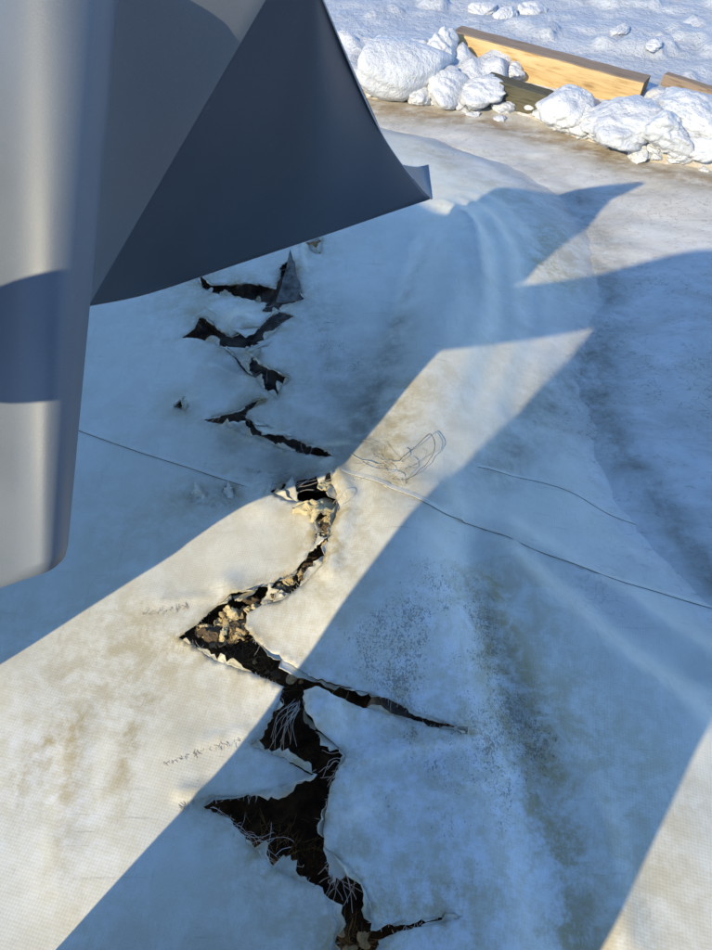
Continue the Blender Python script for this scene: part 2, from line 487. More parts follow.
add_attr(ground, 'dirt', 0.95 * np.exp(-(dl / 0.10) ** 2))
ed = edge_dist(V[:, 0], V[:, 1])
add_attr(ground, 'grime', np.clip(valley_grime(V[:, 0], V[:, 1]), 0, 1))
add_attr(ground, 'scratch', sstep(0.5, 0.1, -ed))

# ------------------------------------------------------------------ snow bank and snow field behind
def snow_z(X, Y):
    d = bank_dist(X, Y) + 0.10 * (fbm(X * 6, Y * 6, 41, 3) - 0.5)
    lump = np.abs(fbm(X * 5.5, Y * 5.5, 43, 3) - 0.5) * 2
    lump2 = fbm(X * 13, Y * 13, 47, 3)
    crest = np.exp(-((d - 0.24) / 0.20) ** 2)
    z = GZ - 0.06 + 0.125 * sstep(-0.06, 0.07, d)
    z = z + crest * (0.045 + 0.17 * lump + 0.05 * (lump2 - 0.4))
    field = sstep(0.25, 0.9, d)
    ruts = fbm(X * 1.5 + Y * 0.7, Y * 3.5 - X * 1.6, 49, 4)
    z = z + field * (0.07 * (ruts - 0.5) + 0.025 * (fbm(X * 7, Y * 9, 53, 3) - 0.5))
    clod = sstep(0.60, 0.74, fbm(X * 4.2, Y * 4.2, 57, 3))
    z = z + field * 0.04 * clod
    db, _, _ = poly_dist(X, Y, [np.array((0.84, 3.60)), np.array((1.34, 3.29))])
    z = z - np.maximum(z + 0.045, 0) * sstep(0.17, 0.07, db)
    dt, _, _ = poly_dist(X, Y, [np.array((0.60, 3.47)), np.array((0.87, 3.27))])
    z = z - np.maximum(z + 0.03, 0) * 0.8 * sstep(0.12, 0.04, dt)
    return z
sx = warp_axis(-1.2, 4.2, 0.02, 700.0)
sy = np.concatenate([np.arange(2.2, 6.2, 0.02), 6.2 + np.cumsum(0.02 * 1.12 ** np.arange(1, 75))])
V, F = grid_mesh(sx, sy, snow_z)
keep = (bank_dist(V[:, 0], V[:, 1]) > -0.12)
F = F[keep[F].all(1)]
used = np.unique(F); remap = np.full(len(V), -1); remap[used] = np.arange(len(used))
V = V[used]; F = remap[F]
snow = mesh_obj('snow_field', V, F, MAT_SNOW)
tag(snow, 'trampled snow field and lumpy ploughed snow bank behind the cover', kind='structure')
bd = bank_dist(V[:, 0], V[:, 1])
add_attr(snow, 'dirt', 1.2 * sstep(0.07, -0.02, bd) * (0.3 + 1.2 * fbm(V[:, 0] * 7, V[:, 1] * 7, 61, 3)))
add_attr(snow, 'crust_shade', sstep(0.42, 0.75, bd))
def snow_top(x, y):
    return float(snow_z(np.array([x]), np.array([y]))[0])

# snow clods along the bank
random.seed(11)
def clod_mesh(name, seed, bumpy):
    bm = bmesh.new()
    bmesh.ops.create_icosphere(bm, subdivisions=5, radius=1.0)
    C = np.array([v.co.normalized()[:] for v in bm.verts])
    rr = np.random.RandomState(300 + seed)
    N = rr.normal(size=(11, 3)); N /= np.linalg.norm(N, axis=1)[:, None]
    hk = rr.uniform(0.62, 0.95, 11)
    dots = C @ N.T
    inv = np.where(dots > 0.05, dots / hk[None, :], 0.0)           # faces of a broken block, corners worn round
    rad = 1.0 / (np.sum(np.maximum(inv, 0.02) ** 9, 1) ** (1 / 9.0))
    n2 = fbm(C[:, 0] * 3 + seed - C[:, 2] * 2, C[:, 1] * 3 + C[:, 2] * 2, 91 + seed, 5, 0.55)
    rad = np.minimum(rad, 1.15) * (1 + bumpy * (n2 - 0.5))
    if seed == 0: rad = 0.7 * rad + 0.25
    for v, c, k in zip(bm.verts, C, rad):
        v.co = c * k
    me = bpy.data.meshes.new(name); bm.to_mesh(me); bm.free()
    me.polygons.foreach_set('use_smooth', [True] * len(me.polygons))
    me.materials.append(MAT_SNOW)
    return me
clod_meshes = [clod_mesh('snow_clod', k, (0.22, 0.40, 0.5, 0.45, 0.55)[k]) for k in range(5)]
def clod(px, py, w, kind, label, group='snow clods along the bank', squash=0.52, zoff=0.0):
    """one lump of snow resting on the bank; w = width in photograph pixels"""
    d = ray(px, py); t = np.linspace(1.5, 9.0, 1500)
    hit = np.argmax(H + d[2] * t <= np.maximum(snow_z(d[0] * t, d[1] * t), GZ))
    q = (d[0] * t[hit], d[1] * t[hit])
    r = 0.5 * w / FPX * math.hypot(q[0], q[1], H) * 1.0
    o = bpy.data.objects.new('snow_clod', clod_meshes[kind]); COL.objects.link(o)
    o.location = (q[0], q[1], max(snow_top(q[0], q[1]), GZ) + r * squash * 0.05 + zoff)
    o.scale = (r * random.uniform(0.95, 1.15), r * random.uniform(0.8, 1.0), r * squash)
    o.rotation_euler = (random.uniform(-.2, .2), random.uniform(-.2, .2), random.uniform(0, 6.28))
    return tag(o, label, 'snow clod', group)
clod(402, 68, 84, 0, 'large smooth rounded snow lump next to the dark sheet', squash=0.6)
clod(440, 52, 34, 2, 'snow lump between the big smooth lump and the beam end', squash=0.9)
clod(442, 86, 50, 1, 'low snow lump in front of the wet grey timber')
clod(478, 92, 46, 1, 'snow lump left of the wet grey timber block')
clod(572, 112, 62, 1, 'long snow lump under the middle of the pine beam')
clod(512, 72, 24, 2, 'snow lump lying across the wet grey timber')
clod(566, 97, 24, 3, 'small snow lump against the front of the pine beam')
clod(618, 124, 60, 3, 'broad snow lump below the cut end of the beam')
clod(662, 134, 66, 4, 'jagged snow lump right of the cut beam end')
clod(690, 118, 60, 3, 'upper snow lump beside the right photo edge')
clod(704, 150, 44, 4, 'lowest snow lump at the right photo edge')
clod(664, 108, 34, 2, 'small snow lump just right of the cut beam end')
clod(355, 78, 34, 3, 'snow lump half hidden by the dark sheet edge')
clod(620, 32, 20, 4, 'small crusty snow lump out on the snow field')
for a, b, w, k in [(585, 118, 30, 2), (640, 150, 30, 4), (680, 156, 26, 2), (548, 116, 24, 4), (420, 94, 30, 3), (462, 102, 26, 2), (505, 108, 22, 3), (500, 86, 18, 4), (612, 116, 22, 2), (696, 134, 30, 4), (672, 146, 22, 3), (600, 140, 24, 3)]:
    clod(a, b, w, k, 'small broken snow lump along the foot of the snow bank', 'small snow lumps at the bank foot')
for a, b, w, k in [(480, 12, 26, 4), (505, 17, 20, 2), (532, 10, 22, 3), (652, 46, 14, 3)]:
    clod(a, b, w, k, 'small loose snow lump scattered behind the pine beam', 'loose snow lumps behind the beam')

for i in range(46):
    t = random.random()
    a = 365 + 345 * t; b = 100 + 68 * t + random.uniform(-26, 6) - 8 * math.sin(t * 3)
    clod(a, b, random.uniform(5, 13), 1 + i % 4, 'tiny snow crumb scattered over the snow bank', 'snow crumbs on the bank')
# ------------------------------------------------------------------ timbers
def timber(name, a, b, w, h, mats, roll=0.0, seed=0, hollow=0.0):
    """a squared timber whose top front edge runs a -> b; width w goes back, height h goes down"""
    a = np.array(a, float); b = np.array(b, float)
    L = np.linalg.norm(b - a); u = (b - a) / L
    back = np.array((-u[1], u[0], 0.0)); back /= np.linalg.norm(back)
    if back[1] < 0: back = -back
    up = np.cross(u, back)
    if up[2] < 0: up = -up
    n = 14
    rng = random.Random(seed)
    prof = [(0.004, 0), (w - 0.004, 0), (w, -0.004), (w, -h + 0.004), (w - 0.004, -h), (0.004, -h), (0, -h + 0.004), (0, -0.004)]
    V = []; F = []; mi = []
    for i in range(n + 1):
        s = L * i / n
        j = np.array([rng.uniform(-1, 1), rng.uniform(-1, 1)]) * 0.0015
        for (p, q) in prof:
            V.append(np.array((s - L / 2, p + j[0], q + j[1])))
    m = len(prof)
    for i in range(n):
        for k in range(m):
            F.append((i * m + k, i * m + (k + 1) % m, (i + 1) * m + (k + 1) % m, (i + 1) * m + k))
            mi.append(1 if k in (0, 1, 7) else 0)
    F.append(tuple(range(m))); mi.append(2)
    F.append(tuple(n * m + k for k in range(m))); mi.append(2)
    o = mesh_obj(name, V, F, mats, smooth=False)
    o.data.polygons.foreach_set('material_index', mi)
    bm = bmesh.new(); bm.from_mesh(o.data); bmesh.ops.recalc_face_normals(bm, faces=bm.faces); bm.to_mesh(o.data); bm.free()
    c = (a + b) / 2
    R = Matrix((tuple(u), tuple(back), tuple(up))).transposed().to_4x4()
    o.matrix_world = Matrix.Translation(Vector(c)) @ R
    return o

beam = timber('pine_beam', (0.48, 3.90, 0.105), (1.308, 3.382, 0.06), 0.105, 0.17, [MAT_PINE, MAT_WEATHERED, MAT_ENDGRAIN], seed=3)
tag(beam, 'yellow pine beam with weathered grey top lying in the snow bank', 'beam')
block = timber('wet_timber', (0.60, 3.502, 0.038), (0.868, 3.335, 0.02), 0.085, 0.10, [MAT_DARKWOOD, MAT_DARKWOOD, MAT_DARKWOOD], seed=5)
tag(block, 'short dark wet grey timber half buried in front of the pine beam', 'timber')
plank = timber('brown_plank', (1.47, 3.59, 0.022), (1.86, 3.20, 0.012), 0.05, 0.05, [MAT_WEATHERED, MAT_WEATHERED, MAT_ENDGRAIN], seed=7)
tag(plank, 'thin brown plank in the snow at the right photo edge', 'plank')

# ------------------------------------------------------------------ the torn cover
HOLES_PX = [
    [(306, 241), (314, 240), (322, 236), (321, 246), (320, 253), (313, 250)],
    [(197, 276), (203, 277), (212, 285), (228, 284), (245, 282), (262, 283), (275, 288), (279, 268), (291, 259), (296, 275), (299, 292), (306, 300), (291, 304), (274, 315), (262, 311), (267, 303), (250, 299), (232, 294), (212, 293), (203, 289)],
    [(182, 337), (195, 328), (199, 317), (208, 319), (219, 330), (232, 337), (245, 331), (260, 329), (267, 320), (276, 310), (294, 317), (282, 325), (272, 336), (259, 346), (247, 352), (262, 366), (275, 371), (292, 378), (281, 385), (277, 399), (262, 386), (250, 375), (237, 361), (226, 350), (212, 343), (197, 338)],
    [(174, 408), (181, 402), (188, 404), (186, 412)],
    [(204, 421), (221, 416), (239, 410), (250, 401), (259, 398), (268, 400), (257, 404), (247, 411), (246, 418), (263, 424), (279, 434), (301, 440), (320, 447), (335, 458), (312, 454), (296, 452), (271, 443), (246, 434), (221, 424)],
    [(189, 495), (196, 488), (201, 487), (208, 497)],
    [(222, 490), (227, 485), (233, 493), (230, 497)],
    # the long rip
    [(270, 493), (272, 484), (289, 481), (311, 476), (334, 471), (331, 482), (336, 492), (338, 506), (332, 524), (327, 545), (323, 563), (300, 586), (282, 599), (262, 605), (248, 616), (246, 628), (256, 642), (274, 655), (296, 668), (315, 680), (340, 688), (385, 699), (430, 717), (470, 733), (430, 728), (390, 716), (360, 709), (335, 701), (316, 690), (304, 694), (305, 712), (318, 733), (336, 746), (346, 756), (342, 764), (335, 777), (329, 800), (324, 826), (324, 846), (338, 858), (350, 869), (361, 885), (370, 904), (373, 928), (400, 922), (430, 918), (463, 916), (430, 924), (402, 931), (378, 941), (372, 975), (332, 975), (334, 944), (338, 921), (331, 901), (318, 886), (300, 881), (276, 869), (261, 855), (246, 840), (230, 818), (203, 806), (214, 797), (236, 796), (263, 793), (291, 785), (315, 775), (281, 758), (250, 745), (262, 729), (276, 709), (284, 688), (246, 671), (215, 660), (198, 649), (179, 639), (199, 624), (214, 610), (231, 596), (246, 592), (268, 584), (289, 574), (305, 559), (313, 546), (317, 530), (311, 515), (303, 502), (286, 501)],
]
rngj = random.Random(5)
holes = []
for hp in HOLES_PX:
    w = to_cover(hp)
    out = []
    n = len(w)
    for i in range(n):
        a = w[i]; b = w[(i + 1) % n]
        L = np.hypot(*(b - a)); k = max(1, int(L / 0.006))
        nrm = np.array((-(b - a)[1], (b - a)[0])) / max(L, 1e-6)
        for j in range(k):
            t = j / k
            p = a + (b - a) * t
            if j: p = p + nrm * rngj.gauss(0, 0.0011)
            out.append(p)
    holes.append(np.array(out))

def in_poly(x, y, poly):
    c = np.zeros(x.shape, bool)
    x0, y0 = poly[:, 0], poly[:, 1]; x1, y1 = np.roll(x0, -1), np.roll(y0, -1)
    for a, b, c1, d in zip(x0, y0, x1, y1):
        if b == d: continue
        c ^= ((b > y) != (d > y)) & (x < (c1 - a) * (y - b) / (d - b) + a)
    return c

hall = np.concatenate(holes)
def hole_dist(x, y):
    """distance to the nearest point of any tear outline"""
    out = np.full(x.shape, 1e9)
    for s0 in range(0, len(x), 4000):
        dx = x[s0:s0 + 4000, None] - hall[None, :, 0]; dy = y[s0:s0 + 4000, None] - hall[None, :, 1]
        out[s0:s0 + 4000] = np.sqrt((dx * dx + dy * dy).min(1))
    return out

rs = np.random.RandomState(4)
def lattice(x0, x1, y0, y1, st):
    X, Y = np.meshgrid(np.arange(x0, x1, st), np.arange(y0, y1, st))
    X = X + (rs.rand(*X.shape) - 0.5) * st * 0.25; X[1::2] += st * 0.5
    Y = Y + (rs.rand(*Y.shape) - 0.5) * st * 0.25
    return np.stack([X.ravel(), Y.ravel()], 1)
c1 = lattice(-2.0, 2.6, -1.2, 4.4, 0.028)
e = edge_dist(c1[:, 0], c1[:, 1])
dpt = hole_dist(c1[:, 0], c1[:, 1])
c1 = c1[(e > -0.13) & (dpt > 0.10)]
bx0, by0 = hall.min(0) - 0.12; bx1, by1 = hall.max(0) + 0.12
c2 = lattice(bx0, bx1, by0, by1, 0.0105)
dpt = hole_dist(c2[:, 0], c2[:, 1])
c2 = c2[(dpt <= 0.10) & (dpt > 0.005)]
pts = np.concatenate([c1, c2])
verts2 = [Vector((float(a), float(b))) for a, b in np.concatenate([hall, pts])]
edges = []; base = 0
for hpts in holes:
    n = len(hpts); edges += [(base + i, base + (i + 1) % n) for i in range(n)]; base += n
vo, eo, fo, *_ = delaunay_2d_cdt(verts2, edges, [], 0, 1e-6)
VX = np.array([(v.x, v.y) for v in vo]); FX = np.array([f for f in fo if len(f) == 3])
cen = VX[FX].mean(1)
ok = edge_dist(cen[:, 0], cen[:, 1]) > -0.12
for hpts in holes:
    ok &= ~in_poly(cen[:, 0], cen[:, 1], hpts)
tri = VX[FX]; el = np.max([np.hypot(*(tri[:, i] - tri[:, (i + 1) % 3]).T) for i in range(3)], 0)
ok &= el < 0.2
FX = FX[ok]
used = np.unique(FX); remap = np.full(len(VX), -1); remap[used] = np.arange(len(used))
VX = VX[used]; FX = remap[FX]
hd = hole_dist(VX[:, 0], VX[:, 1])
x, y = VX[:, 0], VX[:, 1]
z = cover_z(x, y)
amp = 0.022 * (fbm(x * 7.5, y * 7.5, 101, 2) - 0.40)
z = z + amp * np.exp(-hd / 0.016)
def blob(px, py, r):
    q = to_cover([(px, py)])[0]
    return np.exp(-(np.hypot(x - q[0], y - q[1]) / r) ** 2)
z = z + 0.030 * blob(320, 712, 0.05) - 0.02 * blob(306, 772, 0.05) + 0.02 * blob(336, 800, 0.05) + 0.008 * blob(262, 505, 0.05)
z = z + 0.022 * blob(240, 322, 0.045) + 0.010 * blob(228, 585, 0.03) - 0.018 * blob(245, 365, 0.05)
Vc = np.stack([x, y, z], 1)
cover = mesh_obj('torn_cover', Vc, FX, MAT_COVER)
tag(cover, 'torn off-white woven vinyl cover lying over a low mound', 'cover')
so = cover.modifiers.new('thickness', 'SOLIDIFY'); so.thickness = 0.0016; so.offset = -1
# stains, in metres on the cloth
def line_mask(pxs, width, power=1.0):
    d, _, _ = poly_dist(x, y, [q for q in to_cover(pxs)])
    return power * np.exp(-(d / width) ** 2)
och = 0.15 + 0.32 * sstep(0.5, 0.75, fbm(x * 2.2, y * 2.2, 111, 3))
och = och + line_mask([(480, 585), (500, 650), (530, 740), (556, 850), (570, 960)], 0.045, 1.1) + line_mask([(520, 590), (560, 680), (600, 780), (620, 900)], 0.11, 0.4)
och = och + line_mask([(405, 390), (385, 450), (400, 480)], 0.04, 0.6) + line_mask([(560, 225), (545, 270), (585, 250), (600, 230)], 0.06, 0.7)
och = och + line_mask([(78, 720), (72, 770), (60, 830), (55, 880)], 0.014, 0.45) + line_mask([(130, 735), (118, 775), (106, 805)], 0.014, 0.7) + line_mask([(128, 712), (150, 702), (176, 712)], 0.005, 0.9) + line_mask([(130, 740), (128, 800), (126, 815)], 0.008, 0.8)
och = och + line_mask([(20, 780), (45, 745), (60, 735)], 0.02, 0.6) + line_mask([(20, 640), (100, 660), (180, 700)], 0.09, 0.22)
och = och + line_mask([(440, 150), (520, 190), (560, 230), (585, 290)], 0.13, 0.8) + line_mask([(440, 380), (400, 440), (350, 520), (340, 600)], 0.10, 0.35) + line_mask([(0, 760), (60, 700), (140, 640)], 0.12, 0.3)
gri = valley_grime(x, y)
gri = gri + line_mask([(400, 320), (385, 380), (370, 430), (375, 450)], 0.05, 0.8) + line_mask([(470, 480), (430, 500)], 0.06, 0.35) + line_mask([(484, 590), (505, 660), (525, 725)], 0.022, 0.6) + line_mask([(255, 470), (300, 480), (340, 468)], 0.03, 0.7)
gri = gri + line_mask([(310, 300), (345, 370), (340, 430)], 0.09, 0.6) + line_mask([(220, 440), (300, 465)], 0.04, 0.5) + line_mask([(200, 320), (230, 380)], 0.06, 0.35)
gri = gri + line_mask([(200, 480), (235, 500)], 0.03, 0.4) + line_mask([(430, 240), (405, 300)], 0.012, 0.5)
spk = line_mask([(400, 640), (430, 590), (470, 590), (500, 680), (520, 740)], 0.09, 1.0) + line_mask([(350, 640), (420, 700), (480, 760)], 0.09, 0.55) + line_mask([(330, 330), (350, 390)], 0.12, 0.85) + line_mask([(380, 780), (470, 850)], 0.12, 0.6) + line_mask([(250, 840), (240, 800)], 0.08, 0.5) + line_mask([(650, 400), (600, 430)], 0.1, 0.5)
spk = spk + line_mask([(200, 500), (235, 505)], 0.02, 0.7)
scf = line_mask([(330, 720), (420, 800), (430, 900)], 0.17, 0.95) + line_mask([(440, 600), (470, 760), (520, 850)], 0.10, 0.8) + line_mask([(30, 740), (90, 850)], 0.12, 0.7) + line_mask([(300, 340), (340, 400)], 0.13, 0.5)
och = och + 0.8 * np.exp(-hd / 0.045) * (0.3 + vnoise(x * 25, y * 25, 14))
gri = gri + 0.55 * np.exp(-hd / 0.012) * sstep(0.35, 0.8, vnoise(x * 30, y * 30, 15))
ed_ = edge_dist(x, y)
add_attr(cover, 'icy', np.maximum(sstep(0.42, 0.06, ed_ + 0.45 * (fbm(x * 4, y * 4, 16, 3) - 0.5)), sstep(0.20, 0.09, ed_)))
add_attr(cover, 'ochre', np.clip(och, 0, 1.3)); add_attr(cover, 'grime', np.clip(gri, 0, 1)); add_attr(cover, 'speck', np.clip(spk, 0, 1.1)); add_attr(cover, 'scuff', np.clip(scf, 0, 1))

def cz(px, py, dz=0.0):
    q = to_cover([(px, py)])[0]
    return q[0], q[1], float(cover_z(q[0], q[1])) + dz

# torn lips: strips of cloth along the tears that curl up or droop into the gap
rf = random.Random(61)
for hpts in holes:
    n = len(hpts)
    area = sum(hpts[i][0] * hpts[(i + 1) % n][1] - hpts[(i + 1) % n][0] * hpts[i][1] for i in range(n))
    sg = 1 if area > 0 else -1
    ez = cover_z(hpts[:, 0], hpts[:, 1]) + 0.022 * (fbm(hpts[:, 0] * 7.5, hpts[:, 1] * 7.5, 101, 2) - 0.40)
    nor = np.roll(hpts, -2, 0) - np.roll(hpts, 2, 0); nor = np.stack([-nor[:, 1], nor[:, 0]], 1) * sg
    nor /= np.linalg.norm(nor, axis=1)[:, None] + 1e-9
    D = np.hypot(hpts[:, None, 0] - hpts[None, :, 0], hpts[:, None, 1] - hpts[None, :, 1])
    ii = np.arange(n); sep = np.abs(ii[:, None] - ii[None, :]); sep = np.minimum(sep, n - sep)
    gap = np.where((sep > 10), D, 9.0).min(1)
    i = 0
    while i < n - 3:
        V = []; F = []
        m_ = rf.randint(3, 13); m_ = min(m_, n - 1 - i)
        if rf.random() < 0.72 and m_ > 2:
            W_ = 0.006 + 0.034 * rf.random() ** 1.5; pk = rf.uniform(0.3, 3.0); rag = rf.uniform(0.15, 0.6); th = rf.choice([rf.uniform(0.9, 2.8), rf.uniform(0.8, 2.2), rf.uniform(0.5, 1.6), rf.uniform(-1.3, -0.4)])
            base = len(V); K = 7
            for q in range(m_ + 1):
                u = q / m_; k = i + q
                w = min(W_ * (abs(math.sin(math.pi * u ** pk)) ** 0.8 + 0.04) * rf.uniform(1 - rag, 1 + rag), 0.42 * gap[k])
                p = np.array((hpts[k][0], hpts[k][1], ez[k]))
                t_ = th * (0.75 + 0.5 * rf.random())
                V.append(p - 0.001 * np.array((nor[k][0], nor[k][1], 0)))
                for e in range(1, K):
                    ph = t_ * (e - 0.5) / (K - 1)
                    p = p + (w / (K - 1)) * np.array((nor[k][0] * math.cos(ph), nor[k][1] * math.cos(ph), math.sin(ph)))
                    V.append(p.copy())
            for q in range(m_):
                for e in range(K - 1):
                    a = base + q * K + e
                    F.append((a, a + 1, a + K + 1, a + K))
        i += m_ if rf.random() < 0.7 else m_ + rf.randint(1, 4)
        if not F: continue
        o = mesh_obj('torn_lip', V, F, MAT_COVER, cover)
        so = o.modifiers.new('thickness', 'SOLIDIFY'); so.thickness = 0.0008
        va = np.array(V)
        for nm, v in (('ochre', 0.5 + 0.8 * vnoise(va[:, 0] * 40, va[:, 1] * 40, 3)), ('grime', 0.9 * vnoise(va[:, 0] * 30, va[:, 1] * 30, 4)), ('speck', np.full(len(V), 0.3)), ('scuff', np.full(len(V), 0.2)), ('icy', np.zeros(len(V)))):
            add_attr(o, nm, v)

# larger torn flaps that lift over the gaps
def torn_flap(p0, p1, tip, lift, mat=None, n=9, base_dz=0.001):
    q = to_cover([p0, p1, tip]); zz = cover_z(q[:, 0], q[:, 1])
    A, B, T = [np.array((q[k][0], q[k][1], zz[k])) for k in range(3)]
    A[2] += base_dz; B[2] += base_dz
    V = []; F = []; idx = {}
    for i in range(n + 1):
        for j in range(n + 1 - i):
            u, v = i / n, j / n                      # u towards the tip, v along the base
            p = A * (1 - u - v) + B * v + T * u
            p = p + np.array((0, 0, lift * (u ** 1.6) - 0.18 * lift * math.sin(3.0 * u + 4 * v)))
            edge = min(v, 1 - u - v) * 3 + (1 - u) * 0.4
            if u > 0: p = p + 0.0022 * np.array((rf.gauss(0, 1), rf.gauss(0, 1), rf.gauss(0, 0.7))) * (1 if min(v, 1 - u - v) < 1e-6 else 0.25)
            idx[(i, j)] = len(V); V.append(p)
    for i in range(n):
        for j in range(n - i):
            F.append((idx[(i, j)], idx[(i, j + 1)], idx[(i + 1, j)]))
            if j < n - i - 1: F.append((idx[(i, j + 1)], idx[(i + 1, j + 1)], idx[(i + 1, j)]))
    o = mesh_obj('torn_flap', V, F, mat or MAT_COVER, cover)
    so = o.modifiers.new('thickness', 'SOLIDIFY'); so.thickness = 0.0012
    va = np.array(V)
    for nm, v in (('ochre', 0.3 + 0.7 * vnoise(va[:, 0] * 40, va[:, 1] * 40, 3)), ('grime', 0.6 * vnoise(va[:, 0] * 30, va[:, 1] * 30, 4)), ('speck', np.full(len(V), 0.35)), ('scuff', np.full(len(V), 0.2)), ('icy', np.zeros(len(V)))):
        add_attr(o, nm, v)
torn_flap((204, 306), (266, 322), (247, 343), 0.018)
torn_flap((276, 302), (304, 300), (291, 256), 0.030, MAT_LINER)
torn_flap((284, 328), (268, 346), (243, 357), 0.014)
torn_flap((226, 346), (246, 368), (262, 352), 0.010)
torn_flap((248, 414), (292, 436), (262, 438), 0.012)
torn_flap((208, 423), (250, 437), (246, 424), 0.012)
torn_flap((324, 846), (352, 872), (331, 882), -0.008)
torn_flap((272, 500), (300, 505), (293, 482), 0.022)
torn_flap((190, 498), (208, 499), (197, 485), 0.016)
torn_flap((220, 496), (234, 499), (229, 484), 0.016)
torn_flap((232, 597), (262, 586), (243, 606), 0.022)
torn_flap((318, 532), (310, 552), (326, 540), 0.014)
torn_flap((262, 602), (286, 596), (270, 588), 0.018)

# overlapped seams: a thin lapped strip with one free edge
def seam(pxs, width=0.012, high=0.0022, line=0.0013):
    c = catmull([np.array(p) for p in to_cover(pxs)], 14)
    V = []; F = []
    for i, p in enumerate(c):
        t = c[min(i + 1, len(c) - 1)] - c[max(i - 1, 0)]; t /= np.linalg.norm(t)
        nrm = np.array((-t[1], t[0]))
        for off, hh in ((-0.0012, -0.002), (0.0, high), (0.003, high), (width, 0.0008), (width + 0.002, -0.002)):
            q = p + nrm * off
            V.append((q[0], q[1], hh))
    V = np.array(V); V[:, 2] += cover_z(V[:, 0], V[:, 1])
    for i in range(len(c) - 1):
        for k in range(4):
            a = i * 5 + k
            F.append((a, a + 1, a + 6, a + 5))
    o = mesh_obj('seam', V, F, MAT_COVER, cover, smooth=False)
    for nm, v in (('ochre', 0.25), ('grime', 0.12), ('speck', 0.1), ('scuff', 0.1), ('icy', 0.0)):
        add_attr(o, nm, [v] * len(V))
    ln = [np.array((p[0], p[1], 0.0016)) for p in c]
    zz = cover_z(np.array([p[0] for p in ln]), np.array([p[1] for p in ln]))
    for p, q in zip(ln, zz): p[2] += q - 0.0012
    Vt, Ft = tubes([ln], line, 5)
    mesh_obj('seam_groove', Vt, Ft, MAT_GRIME, o)
    return o
seam([(60, 424), (80, 431), (130, 449), (180, 465), (225, 480), (262, 492)])
seam([(334, 469), (345, 472), (370, 480), (400, 492), (440, 511), (480, 528), (540, 552), (600, 574), (660, 593), (730, 611), (800, 626)])
seam([(478, 467), (520, 478), (570, 492), (610, 515), (650, 528), (690, 540)], 0.008, 0.0008, 0.0007)

# second cloth layer seen through the slits
def liner(pxs, depth, label, relief=0.03, clip=None):
    q = to_cover(pxs)
    c0 = to_cover([clip])[0] if clip is not None else None
    x0, y0 = q.min(0) - 0.02; x1, y1 = q.max(0) + 0.02
    def zf(X, Y):
        return cover_z(X, Y) - depth + relief * (np.abs(fbm(X * 9, Y * 9, 131, 3) - 0.5) * 2 - 0.55) - (0.3 * sstep(0.13, 0.06, np.hypot(X - c0[0], Y - c0[1])) if c0 is not None else 0)
    V, F = grid_mesh(np.arange(x0, x1, 0.008), np.arange(y0, y1, 0.008), zf)
    o = mesh_obj('inner_liner', V, F, MAT_LINER)
    return tag(o, label, 'liner')
liner([(172, 236), (340, 456)], 0.055, 'dark inner cloth layer under the upper tears of the cover', 0.09)
liner([(338, 690), (470, 735)], 0.024, 'grey inner cloth layer inside the long narrow side slit', 0.02, (318, 708))

# ------------------------------------------------------------------ what lies under the tears
def pit(px, py, r, X, Y):
    q = to_cover([(px, py)])[0]
    return np.exp(-(np.hypot(X - q[0], Y - q[1]) / r) ** 2)
def bed_z(X, Y):
    sh = np.clip(pit(225, 630, 0.10, X, Y) + pit(322, 505, 0.09, X, Y) + pit(285, 595, 0.07, X, Y) + 0.8 * pit(352, 945, 0.07, X, Y) + 0.5 * pit(255, 830, 0.05, X, Y), 0, 1)
    return cover_z(X, Y) - 0.26 + 0.215 * sh + 0.05 * (fbm(X * 16, Y * 16, 141, 4) - 0.5)
V, F = grid_mesh(np.arange(bx0 - 0.1, bx1 + 0.1, 0.012), np.arange(by0 - 0.1, by1 + 0.1, 0.012), bed_z)
bed = mesh_obj('debris_bed', V, F, MAT_DEBRIS)
tag(bed, 'dark crumbled debris lying under the long rip', 'debris', kind='stuff')

